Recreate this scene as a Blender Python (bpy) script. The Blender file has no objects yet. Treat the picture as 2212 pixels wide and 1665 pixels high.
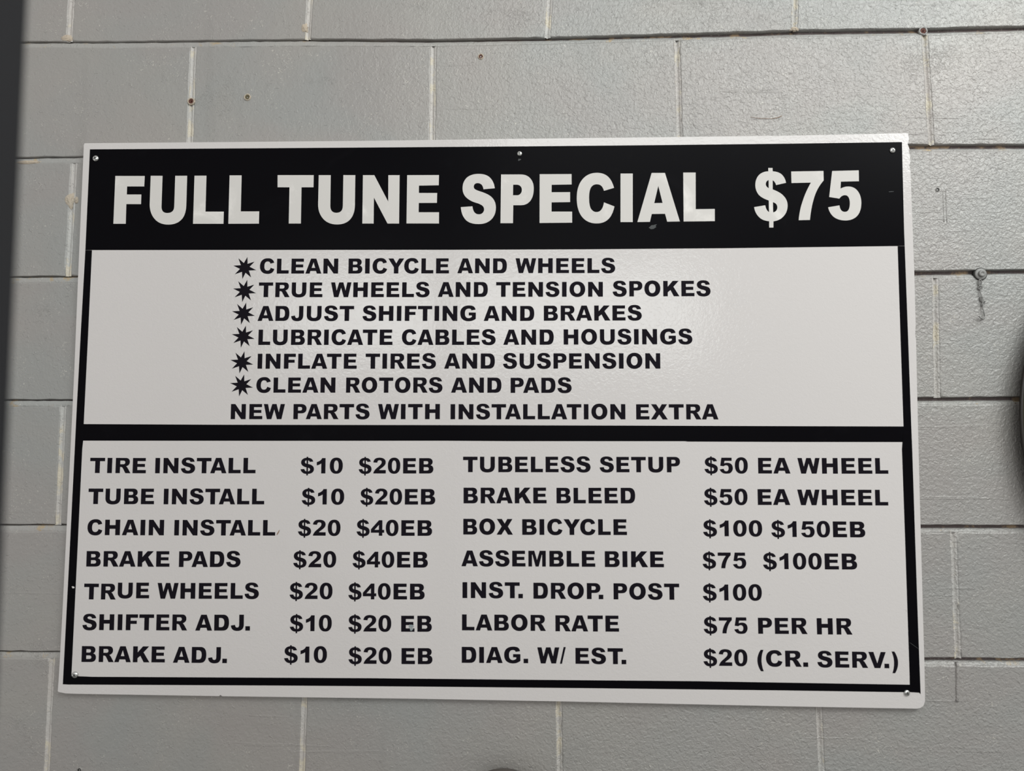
import bpy, bmesh, math, random
from mathutils import Matrix, Vector
random.seed(7)
S = bpy.context.scene
COL = S.collection
LINES=[('CLEAN BICYCLE AND WHEELS', [('CLEAN', -457.0, -327.3, 1851.5, 1850.1, 24.8), ('BICYCLE', -310.2, -145.3, 1849.9, 1848.3, 24.8), ('AND', -131.6, -51.1, 1848.4, 1847.5, 24.4), ('WHEELS', -37.0, 123.8, 1847.6, 1845.8, 24.3)]), ('TRUE WHEELS AND TENSION SPOKES', [('TRUE', -458.1, -352.7, 1812.5, 1811.4, 24.3), ('WHEELS', -338.7, -176.8, 1811.2, 1809.7, 24.4), ('AND', -163.3, -82.1, 1809.8, 1809.1, 24.3), ('TENSION', -68.6, 103.6, 1809.0, 1807.5, 24.1), ('SPOKES', 119.3, 275.4, 1807.6, 1806.6, 25.0)]), ('ADJUST SHIFTING AND BRAKES', [('ADJUST', -459.1, -300.3, 1773.2, 1771.8, 24.6), ('SHIFTING', -286.2, -101.5, 1771.7, 1770.0, 24.5), ('AND', -88.7, -7.1, 1769.9, 1769.2, 24.3), ('BRAKES', 8.4, 165.3, 1769.3, 1768.4, 24.4)]), ('LUBRICATE CABLES AND HOUSINGS', [('LUBRICATE', -457.0, -236.8, 1733.7, 1732.0, 25.1), ('CABLES', -221.5, -69.5, 1731.9, 1730.8, 24.9), ('AND', -57.1, 24.0, 1730.8, 1730.3, 24.6), ('HOUSINGS', 40.0, 245.0, 1730.4, 1729.4, 24.6)]), ('INFLATE TIRES AND SUSPENSION', [('INFLATE', -457.5, -294.8, 1694.8, 1693.7, 24.5), ('TIRES', -280.4, -165.9, 1693.6, 1692.9, 24.6), ('AND', -152.6, -70.8, 1692.9, 1692.4, 24.5), ('SUSPENSION', -57.6, 193.5, 1692.3, 1690.7, 24.6)]), ('CLEAN ROTORS AND PADS', [('CLEAN', -458.8, -329.2, 1655.8, 1655.1, 24.6), ('ROTORS', -311.7, -155.2, 1655.0, 1654.1, 24.5), ('AND', -141.4, -60.3, 1654.1, 1653.5, 24.3), ('PADS', -45.5, 52.1, 1653.2, 1652.7, 24.3)]), ('NEW PARTS WITH INSTALLATION EXTRA', [('NEW', -499.9, -411.3, 1613.0, 1612.6, 24.5), ('PARTS', -397.1, -273.0, 1612.6, 1612.1, 24.4), ('WITH', -259.4, -159.3, 1612.0, 1611.6, 24.4), ('INSTALLATION', -142.1, 137.0, 1611.4, 1610.1, 24.2), ('EXTRA', 154.1, 283.5, 1609.9, 1609.4, 24.1)]), ('TIRE INSTALL', [('TIRE', -730.2, -637.4, 1526.6, 1526.0, 24.6), ('INSTALL', -622.0, -457.3, 1526.0, 1525.8, 24.7)]), ('$10', [('$10', -384.0, -315.5, 1525.5, 1525.3, 24.5)]), ('$20EB', [('$20EB', -289.7, -169.4, 1525.3, 1525.0, 24.4)]), ('TUBELESS SETUP', [('TUBELESS', -121.8, 80.9, 1527.1, 1526.6, 24.5), ('SETUP', 95.4, 221.8, 1526.6, 1526.3, 24.2)]), ('$50 EA WHEEL', [('$50', 259.9, 327.5, 1524.9, 1524.5, 24.4), ('EA', 343.6, 393.6, 1524.3, 1524.1, 24.5), ('WHEEL', 404.8, 544.4, 1524.0, 1523.6, 24.4)]), ('TUBE INSTALL', [('TUBE', -731.0, -622.4, 1476.6, 1476.3, 24.9), ('INSTALL', -606.5, -442.1, 1476.2, 1476.1, 24.9)]), ('$10', [('$10', -381.2, -312.6, 1476.0, 1475.9, 24.5)]), ('$20EB', [('$20EB', -286.5, -166.2, 1475.9, 1475.8, 24.6)]), ('BRAKE BLEED', [('BRAKE', -120.9, 11.0, 1477.8, 1477.8, 24.7), ('BLEED', 26.7, 150.6, 1477.8, 1477.7, 24.4)]), ('$50 EA WHEEL', [('$50', 258.2, 325.8, 1475.7, 1475.4, 24.5), ('EA', 341.7, 391.9, 1475.3, 1475.2, 24.6), ('WHEEL', 403.1, 542.5, 1475.0, 1474.5, 24.2)]), ('CHAIN INSTALL', [('CHAIN', -730.6, -604.7, 1426.9, 1426.7, 24.7), ('INSTALL', -587.7, -423.3, 1426.6, 1426.6, 24.6)]), ('$20', [('$20', -386.5, -317.9, 1426.6, 1426.6, 24.5)]), ('$40EB', [('$40EB', -292.0, -171.0, 1426.6, 1426.6, 24.5)]), ('BOX BICYCLE', [('BOX', -121.3, -42.5, 1428.8, 1428.6, 24.6), ('BICYCLE', -27.8, 137.0, 1428.4, 1428.4, 24.5)]), ('$100', [('$100', 255.8, 347.3, 1426.8, 1426.6, 24.3)]), ('$150EB', [('$150EB', 361.3, 505.6, 1426.0, 1425.3, 24.3)]), ('BRAKE PADS', [('BRAKE', -730.4, -594.1, 1376.8, 1376.9, 24.6), ('PADS', -578.6, -478.5, 1376.6, 1376.8, 24.8)]), ('$20', [('$20', -393.2, -324.2, 1376.8, 1376.9, 24.7)]), ('$40EB', [('$40EB', -297.9, -177.6, 1376.9, 1376.9, 24.6)]), ('ASSEMBLE BIKE', [('ASSEMBLE', -124.2, 86.7, 1379.2, 1379.0, 24.5), ('BIKE', 101.8, 193.9, 1378.7, 1378.6, 24.5)]), ('$75', [('$75', 254.0, 321.4, 1377.4, 1377.3, 24.2)]), ('$100EB', [('$100EB', 347.3, 491.5, 1376.4, 1376.0, 24.4)]), ('TRUE WHEELS', [('TR', -732.5, -680.3, 1324.9, 1324.8, 24.9), ('UE', -677.2, -625.8, 1326.8, 1327.0, 24.7), ('WHEELS', -612.3, -447.8, 1326.5, 1327.0, 24.8)]), ('$20', [('$20', -398.2, -329.4, 1327.1, 1327.3, 24.7)]), ('$40EB', [('$40EB', -304.0, -182.4, 1327.0, 1327.2, 24.6)]), ('INST. DROP. POST', [('INST.', -122.4, -27.2, 1329.8, 1329.9, 24.6), ('DROP.', -10.6, 98.7, 1329.4, 1329.1, 24.6), ('POST', 114.8, 216.9, 1328.9, 1328.7, 24.7)]), ('$100', [('$100', 253.3, 344.2, 1328.1, 1328.2, 24.3)]), ('SHIFTER ADJ.', [('SHIFTER', -733.1, -562.5, 1276.6, 1277.0, 24.9), ('ADJ.', -549.3, -461.0, 1276.9, 1277.4, 24.8)]), ('$10', [('$10', -397.0, -329.9, 1277.1, 1277.3, 24.6)]), ('$20 EB', [('$20', -303.4, -235.1, 1277.0, 1277.3, 24.8), ('EB', -219.3, -170.8, 1277.2, 1277.4, 24.7)]), ('LABOR RATE', [('LABOR', -123.1, 8.6, 1280.0, 1279.8, 24.5), ('RATE', 23.6, 122.6, 1279.4, 1279.4, 24.5)]), ('$75 PER HR', [('$75', 253.6, 321.0, 1277.8, 1277.9, 24.4), ('PER', 337.2, 412.6, 1277.6, 1277.6, 24.3), ('HR', 427.0, 480.9, 1277.2, 1277.2, 24.6)]), ('BRAKE ADJ.', [('BRAKE', -732.6, -597.2, 1226.7, 1227.0, 24.8), ('ADJ.', -584.0, -497.0, 1226.7, 1226.7, 24.7)]), ('$10', [('$10', -405.3, -336.9, 1228.3, 1228.6, 24.8)]), ('$20 EB', [('$20', -302.5, -234.3, 1227.3, 1227.5, 24.9), ('EB', -218.4, -169.6, 1227.4, 1227.6, 24.6)]), ('DIAG. W/ EST.', [('DIAG.', -123.4, -19.4, 1230.1, 1230.3, 24.4), ('W/', -4.9, 39.5, 1230.1, 1230.3, 24.5), ('EST.', 54.4, 133.1, 1230.0, 1229.9, 24.2)]), ('$20 (CR. SERV.)', [('$20', 252.2, 319.6, 1228.6, 1228.6, 24.5), ('(CR.', 334.8, 412.0, 1228.2, 1228.1, 24.1), ('SERV.)', 426.1, 548.1, 1227.7, 1226.9, 24.2)])]
TITLE=[('FULL', [[[(-704.5, 2019.3, 0), (-654.5, 2018.4, 0), (-654.8, 2000.6, 0), (-683.9, 2001.1, 0), (-684.0, 1987.4, 0), (-659.3, 1987.0, 0), (-659.3, 1970.7, 0), (-684.2, 1971.1, 0), (-684.1, 1937.8, 0), (-705.1, 1938.1, 0)]], [[(-644.4, 2018.6, 0), (-624.3, 2018.2, 0), (-624.5, 1965.7, 0), (-624.2, 1955.2, 1), (-614.4, 1955.0, 0), (-602.9, 1954.9, 1), (-603.0, 1966.0, 0), (-602.8, 2017.9, 0), (-582.6, 2017.6, 0), (-582.7, 1967.9, 0), (-582.8, 1950.9, 1), (-590.5, 1943.2, 0), (-598.4, 1935.2, 1), (-612.1, 1935.4, 0), (-627.0, 1935.6, 1), (-635.5, 1945.3, 0), (-644.3, 1955.3, 1), (-644.6, 1970.2, 0)]], [[(-570.2, 2017.5, 0), (-550.0, 2017.2, 0), (-550.1, 1956.4, 0), (-519.3, 1955.9, 0), (-519.3, 1935.5, 0), (-570.5, 1936.2, 0)]], [[(-511.0, 2017.1, 0), (-490.7, 2016.8, 0), (-490.8, 1955.9, 0), (-460.0, 1955.5, 0), (-460.0, 1934.9, 0), (-511.2, 1935.4, 0)]]]), ('TUNE', [[[(-430.3, 2016.2, 0), (-369.9, 2015.2, 0), (-370.0, 1994.7, 0), (-389.9, 1995.0, 0), (-390.0, 1934.1, 0), (-410.2, 1934.4, 0), (-410.1, 1995.3, 0), (-430.0, 1995.7, 0)]], [[(-361.5, 2015.0, 0), (-341.5, 2014.7, 0), (-341.5, 1962.9, 0), (-341.2, 1951.4, 1), (-331.2, 1951.2, 0), (-320.9, 1951.1, 1), (-320.7, 1962.6, 0), (-320.5, 2014.4, 0), (-300.6, 2014.0, 0), (-300.7, 1963.7, 0), (-300.8, 1948.2, 1), (-308.4, 1939.7, 0), (-316.0, 1931.5, 1), (-329.8, 1931.7, 0), (-344.4, 1931.9, 1), (-352.9, 1941.3, 0), (-361.8, 1951.2, 1), (-361.8, 1966.0, 0)]], [[(-287.9, 2013.8, 0), (-269.0, 2013.5, 0), (-245.6, 1968.7, 0), (-245.8, 2013.1, 0), (-227.1, 2012.8, 0), (-227.4, 1931.8, 0), (-246.5, 1932.1, 0), (-269.3, 1975.8, 0), (-269.4, 1932.4, 0), (-288.1, 1932.7, 0)]], [[(-214.6, 2012.6, 0), (-162.1, 2011.9, 0), (-162.4, 1994.8, 0), (-195.0, 1994.7, 0), (-195.1, 1982.4, 0), (-165.0, 1981.9, 0), (-165.3, 1965.4, 0), (-195.1, 1965.7, 0), (-195.3, 1950.2, 0), (-161.8, 1949.7, 0), (-161.8, 1931.0, 0), (-215.2, 1931.8, 0)]]]), ('SPECIAL', [[[(-126.0, 1957.7, 0), (-107.0, 1958.8, 0), (-106.1, 1951.9, 1), (-103.6, 1948.7, 0), (-100.8, 1945.3, 1), (-96.4, 1945.3, 0), (-92.3, 1945.2, 1), (-90.0, 1948.0, 0), (-87.9, 1950.4, 1), (-87.9, 1953.2, 0), (-87.9, 1957.4, 1), (-91.2, 1960.0, 0), (-94.3, 1962.5, 1), (-101.5, 1964.7, 0), (-112.3, 1968.2, 1), (-118.0, 1974.6, 0), (-123.4, 1980.6, 1), (-123.2, 1989.3, 0), (-123.2, 1999.8, 1), (-116.5, 2006.6, 0), (-109.3, 2013.0, 1), (-96.9, 2012.8, 0), (-84.5, 2012.6, 1), (-78.3, 2006.3, 0), (-71.6, 1999.5, 1), (-70.4, 1988.3, 0), (-88.9, 1986.9, 0), (-90.2, 1997.2, 1), (-98.4, 1997.3, 0), (-101.7, 1997.4, 1), (-103.4, 1995.5, 0), (-104.8, 1993.8, 1), (-104.8, 1991.7, 0), (-104.8, 1989.0, 1), (-103.1, 1987.5, 0), (-101.0, 1985.6, 1), (-93.3, 1983.1, 0), (-80.9, 1979.0, 1), (-75.3, 1973.4, 0), (-68.6, 1966.5, 1), (-68.6, 1956.0, 0), (-68.7, 1944.0, 1), (-75.8, 1936.8, 0), (-83.5, 1928.9, 1), (-96.9, 1929.1, 0), (-110.7, 1929.3, 1), (-117.4, 1935.8, 0), (-125.2, 1943.8, 1)]], [[(-60.0, 2011.2, 0), (-27.9, 2010.7, 0), (-18.2, 2010.5, 1), (-12.6, 2004.3, 0), (-6.6, 1997.4, 1), (-6.7, 1987.0, 0), (-6.8, 1973.9, 1), (-12.2, 1966.7, 0), (-17.9, 1959.2, 1), (-28.1, 1959.4, 0), (-40.2, 1959.6, 0), (-40.8, 1929.8, 0), (-61.2, 1930.1, 0)], [(-40.3, 1993.8, 0), (-34.7, 1993.7, 0), (-30.6, 1993.6, 1), (-28.3, 1991.0, 0), (-26.0, 1988.3, 1), (-26.2, 1985.2, 0), (-26.0, 1981.0, 1), (-28.6, 1978.4, 0), (-30.6, 1976.0, 1), (-34.2, 1976.1, 0), (-40.6, 1976.2, 0)]], [[(3.1, 2010.6, 0), (55.1, 2010.0, 0), (55.0, 1992.6, 0), (22.5, 1992.6, 0), (22.3, 1980.2, 0), (52.4, 1980.0, 0), (52.3, 1963.4, 0), (22.2, 1963.4, 0), (22.0, 1948.1, 0), (55.4, 1947.6, 0), (55.3, 1929.3, 0), (2.4, 1929.5, 0)]], [[(123.7, 1985.9, 0), (107.3, 1981.2, 0), (104.8, 1992.2, 1), (96.1, 1992.3, 0), (89.5, 1992.4, 1), (86.2, 1986.9, 0), (83.3, 1981.6, 1), (83.1, 1969.8, 0), (83.0, 1956.8, 1), (86.2, 1951.5, 0), (89.6, 1946.4, 1), (95.0, 1946.3, 0), (104.6, 1946.2, 1), (107.1, 1962.1, 0), (124.0, 1955.1, 0), (120.6, 1940.4, 1), (113.6, 1934.0, 0), (106.6, 1927.3, 1), (94.8, 1927.5, 0), (79.1, 1927.7, 1), (70.5, 1939.9, 0), (62.9, 1951.2, 1), (63.1, 1970.1, 0), (63.3, 1990.8, 1), (73.5, 2001.9, 0), (82.2, 2011.6, 1), (96.3, 2011.4, 0), (107.1, 2011.2, 1), (113.9, 2005.0, 0), (120.7, 1998.5, 1)]], [[(134.5, 2009.5, 0), (154.3, 2009.2, 0), (153.1, 1928.9, 0), (133.4, 1929.2, 0)]], [[(184.8, 2009.7, 0), (206.3, 2009.4, 0), (228.8, 1928.9, 0), (208.4, 1928.8, 0), (205.3, 1941.8, 0), (183.9, 1941.8, 0), (180.8, 1928.9, 0), (160.6, 1928.9, 0)], [(188.2, 1959.7, 0), (195.2, 1988.1, 0), (201.6, 1959.8, 0)]], [[(235.7, 2009.5, 0), (255.7, 2009.2, 0), (254.6, 1948.7, 0), (285.1, 1948.7, 0), (284.7, 1928.6, 0), (234.8, 1928.7, 0)]]]), ('$75', [[[(347.9, 1950.7, 0), (365.7, 1953.5, 0), (366.4, 1948.5, 1), (368.2, 1945.6, 0), (369.8, 1943.0, 1), (371.4, 1942.2, 0), (371.5, 1961.2, 0), (359.3, 1965.8, 1), (355.3, 1971.5, 0), (350.4, 1978.6, 1), (350.7, 1987.3, 0), (351.1, 1997.2, 1), (357.1, 2003.6, 0), (363.0, 2009.1, 1), (372.1, 2009.3, 0), (372.1, 2014.8, 0), (379.0, 2014.7, 0), (379.0, 2009.3, 0), (388.3, 2008.4, 1), (393.3, 2003.7, 0), (398.6, 1998.4, 1), (399.8, 1989.8, 0), (383.8, 1986.4, 0), (382.4, 1992.1, 1), (378.6, 1994.5, 0), (378.3, 1979.3, 0), (389.3, 1974.9, 1), (394.2, 1969.6, 0), (401.6, 1962.3, 1), (401.2, 1951.9, 0), (400.6, 1941.5, 1), (393.8, 1934.4, 0), (387.4, 1928.0, 1), (378.0, 1927.0, 0), (377.7, 1916.8, 0), (371.0, 1916.9, 0), (371.2, 1927.3, 0), (361.5, 1928.0, 1), (355.9, 1933.7, 0), (349.1, 1940.3, 1)], [(372.1, 1994.9, 0), (367.6, 1993.0, 1), (367.5, 1988.2, 0), (367.5, 1983.8, 1), (372.0, 1981.4, 0)], [(378.0, 1958.4, 0), (385.0, 1956.1, 1), (384.8, 1949.8, 0), (384.4, 1943.0, 1), (377.9, 1941.5, 0)]], [[(408.5, 2008.4, 0), (459.8, 2008.4, 0), (459.6, 1992.8, 0), (448.8, 1980.5, 1), (444.0, 1965.6, 0), (438.4, 1949.4, 1), (435.9, 1928.4, 0), (418.0, 1928.3, 0), (420.1, 1946.4, 1), (426.2, 1962.0, 0), (431.0, 1975.6, 1), (439.3, 1989.6, 0), (408.4, 1989.3, 0)]], [[(473.6, 2008.1, 0), (515.7, 2008.5, 0), (515.4, 1990.6, 0), (486.8, 1990.4, 0), (485.8, 1978.9, 0), (491.7, 1982.3, 1), (498.0, 1982.2, 0), (507.4, 1982.1, 1), (512.6, 1975.0, 0), (518.4, 1967.1, 1), (517.9, 1954.7, 0), (517.2, 1941.1, 1), (510.8, 1934.0, 0), (503.7, 1926.6, 1), (491.7, 1926.8, 0), (480.5, 1926.9, 1), (473.1, 1933.3, 0), (467.0, 1939.2, 1), (465.3, 1948.7, 0), (483.3, 1951.6, 0), (484.1, 1940.9, 1), (491.6, 1940.8, 0), (499.1, 1940.7, 1), (499.8, 1954.3, 0), (500.1, 1968.0, 1), (492.5, 1968.1, 0), (487.5, 1968.2, 1), (483.5, 1962.6, 0), (467.5, 1965.5, 0)]]])]
STARS=[[(-478.1, 1879.4, 0), (-477.6, 1868.0, 0), (-466.1, 1871.5, 0), (-474.1, 1863.1, 0), (-463.0, 1857.3, 0), (-475.2, 1856.8, 0), (-471.2, 1845.3, 0), (-480.7, 1853.2, 0), (-485.7, 1842.8, 0), (-486.6, 1854.8, 0), (-498.4, 1850.9, 0), (-490.1, 1859.7, 0), (-501.2, 1865.3, 0), (-488.7, 1865.8, 0), (-493.0, 1877.3, 0), (-483.8, 1869.3, 0)], [(-477.6, 1841.2, 0), (-477.1, 1829.8, 0), (-465.6, 1833.3, 0), (-473.6, 1824.9, 0), (-462.5, 1819.2, 0), (-474.7, 1818.7, 0), (-470.7, 1807.3, 0), (-480.2, 1815.1, 0), (-485.2, 1804.7, 0), (-486.1, 1816.7, 0), (-497.8, 1812.7, 0), (-489.5, 1821.5, 0), (-500.6, 1827.1, 0), (-488.1, 1827.6, 0), (-492.5, 1839.1, 0), (-483.2, 1831.1, 0)], [(-478.6, 1803.6, 0), (-478.1, 1792.2, 0), (-466.7, 1795.8, 0), (-474.6, 1787.4, 0), (-463.6, 1781.7, 0), (-475.7, 1781.2, 0), (-471.7, 1769.8, 0), (-481.2, 1777.6, 0), (-486.2, 1767.3, 0), (-487.1, 1779.1, 0), (-498.8, 1775.2, 0), (-490.5, 1784.0, 0), (-501.6, 1789.5, 0), (-489.1, 1790.0, 0), (-493.5, 1801.5, 0), (-484.3, 1793.5, 0)], [(-478.2, 1765.6, 0), (-477.7, 1754.3, 0), (-466.2, 1757.8, 0), (-474.2, 1749.4, 0), (-463.2, 1743.8, 0), (-475.3, 1743.3, 0), (-471.3, 1732.0, 0), (-480.8, 1739.7, 0), (-485.7, 1729.4, 0), (-486.6, 1741.2, 0), (-498.3, 1737.3, 0), (-490.0, 1746.1, 0), (-501.1, 1751.6, 0), (-488.7, 1752.1, 0), (-493.0, 1763.4, 0), (-483.8, 1755.6, 0)], [(-479.6, 1723.4, 0), (-479.1, 1712.1, 0), (-467.6, 1715.6, 0), (-475.5, 1707.3, 0), (-464.6, 1701.7, 0), (-476.7, 1701.2, 0), (-472.6, 1689.9, 0), (-482.2, 1697.6, 0), (-487.1, 1687.4, 0), (-488.0, 1699.1, 0), (-499.7, 1695.2, 0), (-491.4, 1703.9, 0), (-502.4, 1709.4, 0), (-490.0, 1709.9, 0), (-494.3, 1721.2, 0), (-485.2, 1713.4, 0)], [(-479.3, 1685.6, 0), (-478.8, 1674.4, 0), (-467.4, 1678.0, 0), (-475.3, 1669.7, 0), (-464.3, 1664.1, 0), (-476.4, 1663.6, 0), (-472.4, 1652.3, 0), (-481.9, 1660.0, 0), (-486.8, 1649.8, 0), (-487.7, 1661.5, 0), (-499.3, 1657.6, 0), (-491.1, 1666.3, 0), (-502.0, 1671.7, 0), (-489.7, 1672.2, 0), (-494.0, 1683.5, 0), (-484.8, 1675.7, 0)]]
BOARD=[(-759.5, 2076.3), (-753.6, 2076.4), (-525.0, 2074.1), (-268.6, 2071.8), (-46.5, 2070.8), (180.1, 2069.2), (403.6, 2067.9), (514.2, 2068.1), (592.7, 2068.6), (596.0, 2068.1), (596.3, 2065.8), (597.1, 2058.9), (595.8, 2053.6), (594.6, 2050.6), (595.9, 2046.7), (597.2, 2042.1), (596.1, 2038.3), (597.5, 2032.2), (597.6, 2020.8), (597.3, 2017.8), (595.6, 2015.5), (596.5, 2012.4), (597.5, 2005.6), (597.4, 1982.8), (596.8, 1840.1), (595.7, 1758.6), (594.3, 1742.4), (595.3, 1732.8), (593.5, 1641.4), (591.0, 1482.8), (588.7, 1306.1), (587.6, 1222.6), (586.8, 1188.1), (586.3, 1177.7), (583.9, 1171.5), (578.9, 1168.0), (573.4, 1167.1), (517.8, 1167.4), (378.0, 1168.6), (236.9, 1170.2), (28.6, 1172.7), (-194.2, 1174.5), (-340.6, 1175.0), (-503.2, 1175.5), (-506.3, 1177.6), (-508.1, 1175.6), (-637.6, 1176.4), (-735.3, 1177.0), (-756.4, 1177.5), (-762.5, 1178.6), (-767.8, 1179.5), (-769.6, 1180.9), (-768.9, 1197.1), (-768.2, 1226.0), (-766.8, 1305.9), (-764.6, 1482.9), (-763.2, 1606.7), (-762.3, 1694.0), (-761.9, 1847.9), (-761.2, 1972.9), (-760.5, 2069.5), (-760.7, 2072.7)]
BLACK=[('header_band', [(-749.7, 2065.7), (-509.1, 2062.9), (-268.5, 2060.3), (-8.6, 2057.6), (179.9, 2056.0), (403.2, 2054.5), (585.8, 2053.9), (584.9, 1998.2), (583.5, 1907.6), (583.5, 1884.4), (573.2, 1884.3), (302.9, 1884.2), (72.9, 1885.3), (-137.6, 1887.2), (-739.8, 1894.3), (-751.1, 1894.2), (-750.4, 1980.7)]), ('border_strip', [(-751.1, 1894.0), (-740.0, 1894.0), (-741.4, 1747.4), (-743.2, 1606.0), (-743.1, 1579.0), (-744.1, 1565.2), (-745.7, 1416.1), (-748.2, 1204.7), (-748.6, 1191.3), (-761.6, 1191.7), (-758.4, 1416.1), (-756.5, 1565.2), (-755.8, 1625.5), (-753.7, 1755.1)]), ('border_strip', [(572.5, 1884.1), (583.5, 1884.1), (583.3, 1818.0), (583.0, 1729.2), (582.6, 1641.4), (582.4, 1597.1), (582.4, 1561.7), (581.3, 1418.7), (580.5, 1292.1), (580.2, 1188.5), (578.1, 1190.9), (565.3, 1191.5), (564.5, 1202.7), (564.8, 1215.5), (566.1, 1418.7), (566.7, 1561.8), (570.5, 1597.2), (571.4, 1744.0)]), ('divider_strip', [(-743.1, 1606.0), (-513.6, 1604.0), (-196.7, 1602.3), (136.1, 1600.2), (354.2, 1598.6), (570.4, 1597.2), (568.3, 1572.9), (389.5, 1573.6), (234.1, 1574.6), (230.5, 1575.2), (-48.0, 1576.2), (-151.8, 1577.1), (-421.9, 1577.8), (-743.1, 1579.0)]), ('border_strip', [(-748.1, 1204.7), (-713.6, 1203.7), (-267.6, 1205.3), (-49.1, 1205.0), (237.6, 1205.1), (564.4, 1202.6), (565.3, 1191.6), (561.8, 1191.4), (518.7, 1191.6), (378.7, 1192.4), (94.8, 1193.1), (-194.3, 1193.2), (-414.7, 1192.8), (-748.6, 1191.4)])]
SCREWS=[(-738.7, 2049.6, 5.1), (-29.5, 2045.4, 4.2), (570.1, 2040.3, 4.6), (-741.9, 1206.7, 5.1), (559.5, 1190.6, 4.7)]
BEDS=[[(-871.1, 2256.2), (-717.3, 2252.6), (-384.8, 2248.9), (-174.5, 2243.2), (16.2, 2242.7), (207.0, 2243.8), (345.2, 2244.4), (426.7, 2245.7), (635.9, 2243.4), (792.7, 2243.9)], [(-822.3, 2053.3), (635.3, 2048.5), (782.8, 2046.2)], [(-829.8, 1849.0), (612.2, 1840.8), (772.7, 1841.6)], [(-821.2, 1642.2), (603.9, 1638.5), (762.6, 1638.4)], [(-820.5, 1437.9), (602.9, 1438.6), (752.7, 1438.8)], [(-827.2, 1235.3), (594.6, 1235.6), (742.6, 1235.7)]]
HEADS=[[[-797.9, 2332.6, -799.0, 2257.0], [-383.6, 2322.0, -387.2, 2250.6], [21.2, 2311.6, 17.0, 2245.9], [426.8, 2301.1, 423.9, 2253.6]], [[-583.1, 2241.4, -584.4, 2084.3], [-173.7, 2242.4, -175.4, 2076.8], [231.6, 2232.9, 232.7, 2069.3], [634.2, 2236.8, 636.9, 2052.7]], [[-782.2, 2051.9, -785.5, 1850.1]], [[634.0, 1834.2, 629.2, 1641.6]], [[-784.9, 1633.6, -786.2, 1452.1]], [[645.2, 1431.8, 643.7, 1237.7]], [[-787.9, 1226.8, -789.5, 1053.6], [-375.1, 1169.0, -377.0, 1058.9], [27.7, 1169.3, 28.7, 1064.1], [429.5, 1162.7, 430.8, 1069.2]]]
PLUGS=[(-583.8, 2149.2, 4.6, 0), (-487.7, 2154.5, 4.2, 1), (-94.0, 2216.1, 3.6, 0), (631.4, 2243.1, 5.2, 2), (643.3, 1977.6, 2.6, 3), (-734.9, 1055.7, 3.2, 3)]
HOOK=[(704.5, 1839.4), (702.7, 1823.7), (702.2, 1814.8), (702.1, 1796.2), (697.9, 1783.5)]
MISC={'lump': [(-804.2, 2265.3), (-787.5, 1982.6), (-775.6, 1982.4), (-862.2, 2049.2), (423.8, 2252.1), (-392.3, 2273.4)], 'hair': [(347.7, 2103.8), (362.6, 2101.1), (381.3, 2100.0), (392.6, 2101.7), (399.4, 2104.7)], 'ridge': [(642.2, 1234.2), (639.3, 1175.8)], 'mark': [(-3.1, 2094.6), (185.2, 1920.6), (-203.7, 1286.0), (-750.4, 1344.0), (-418.4, 1431.4), (565.7, 1972.7), (573.0, 1261.4), (-29.9, 2035.4)], 'crackr': [(652.0, 1975.9), (651.3, 1924.3)]}
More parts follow.
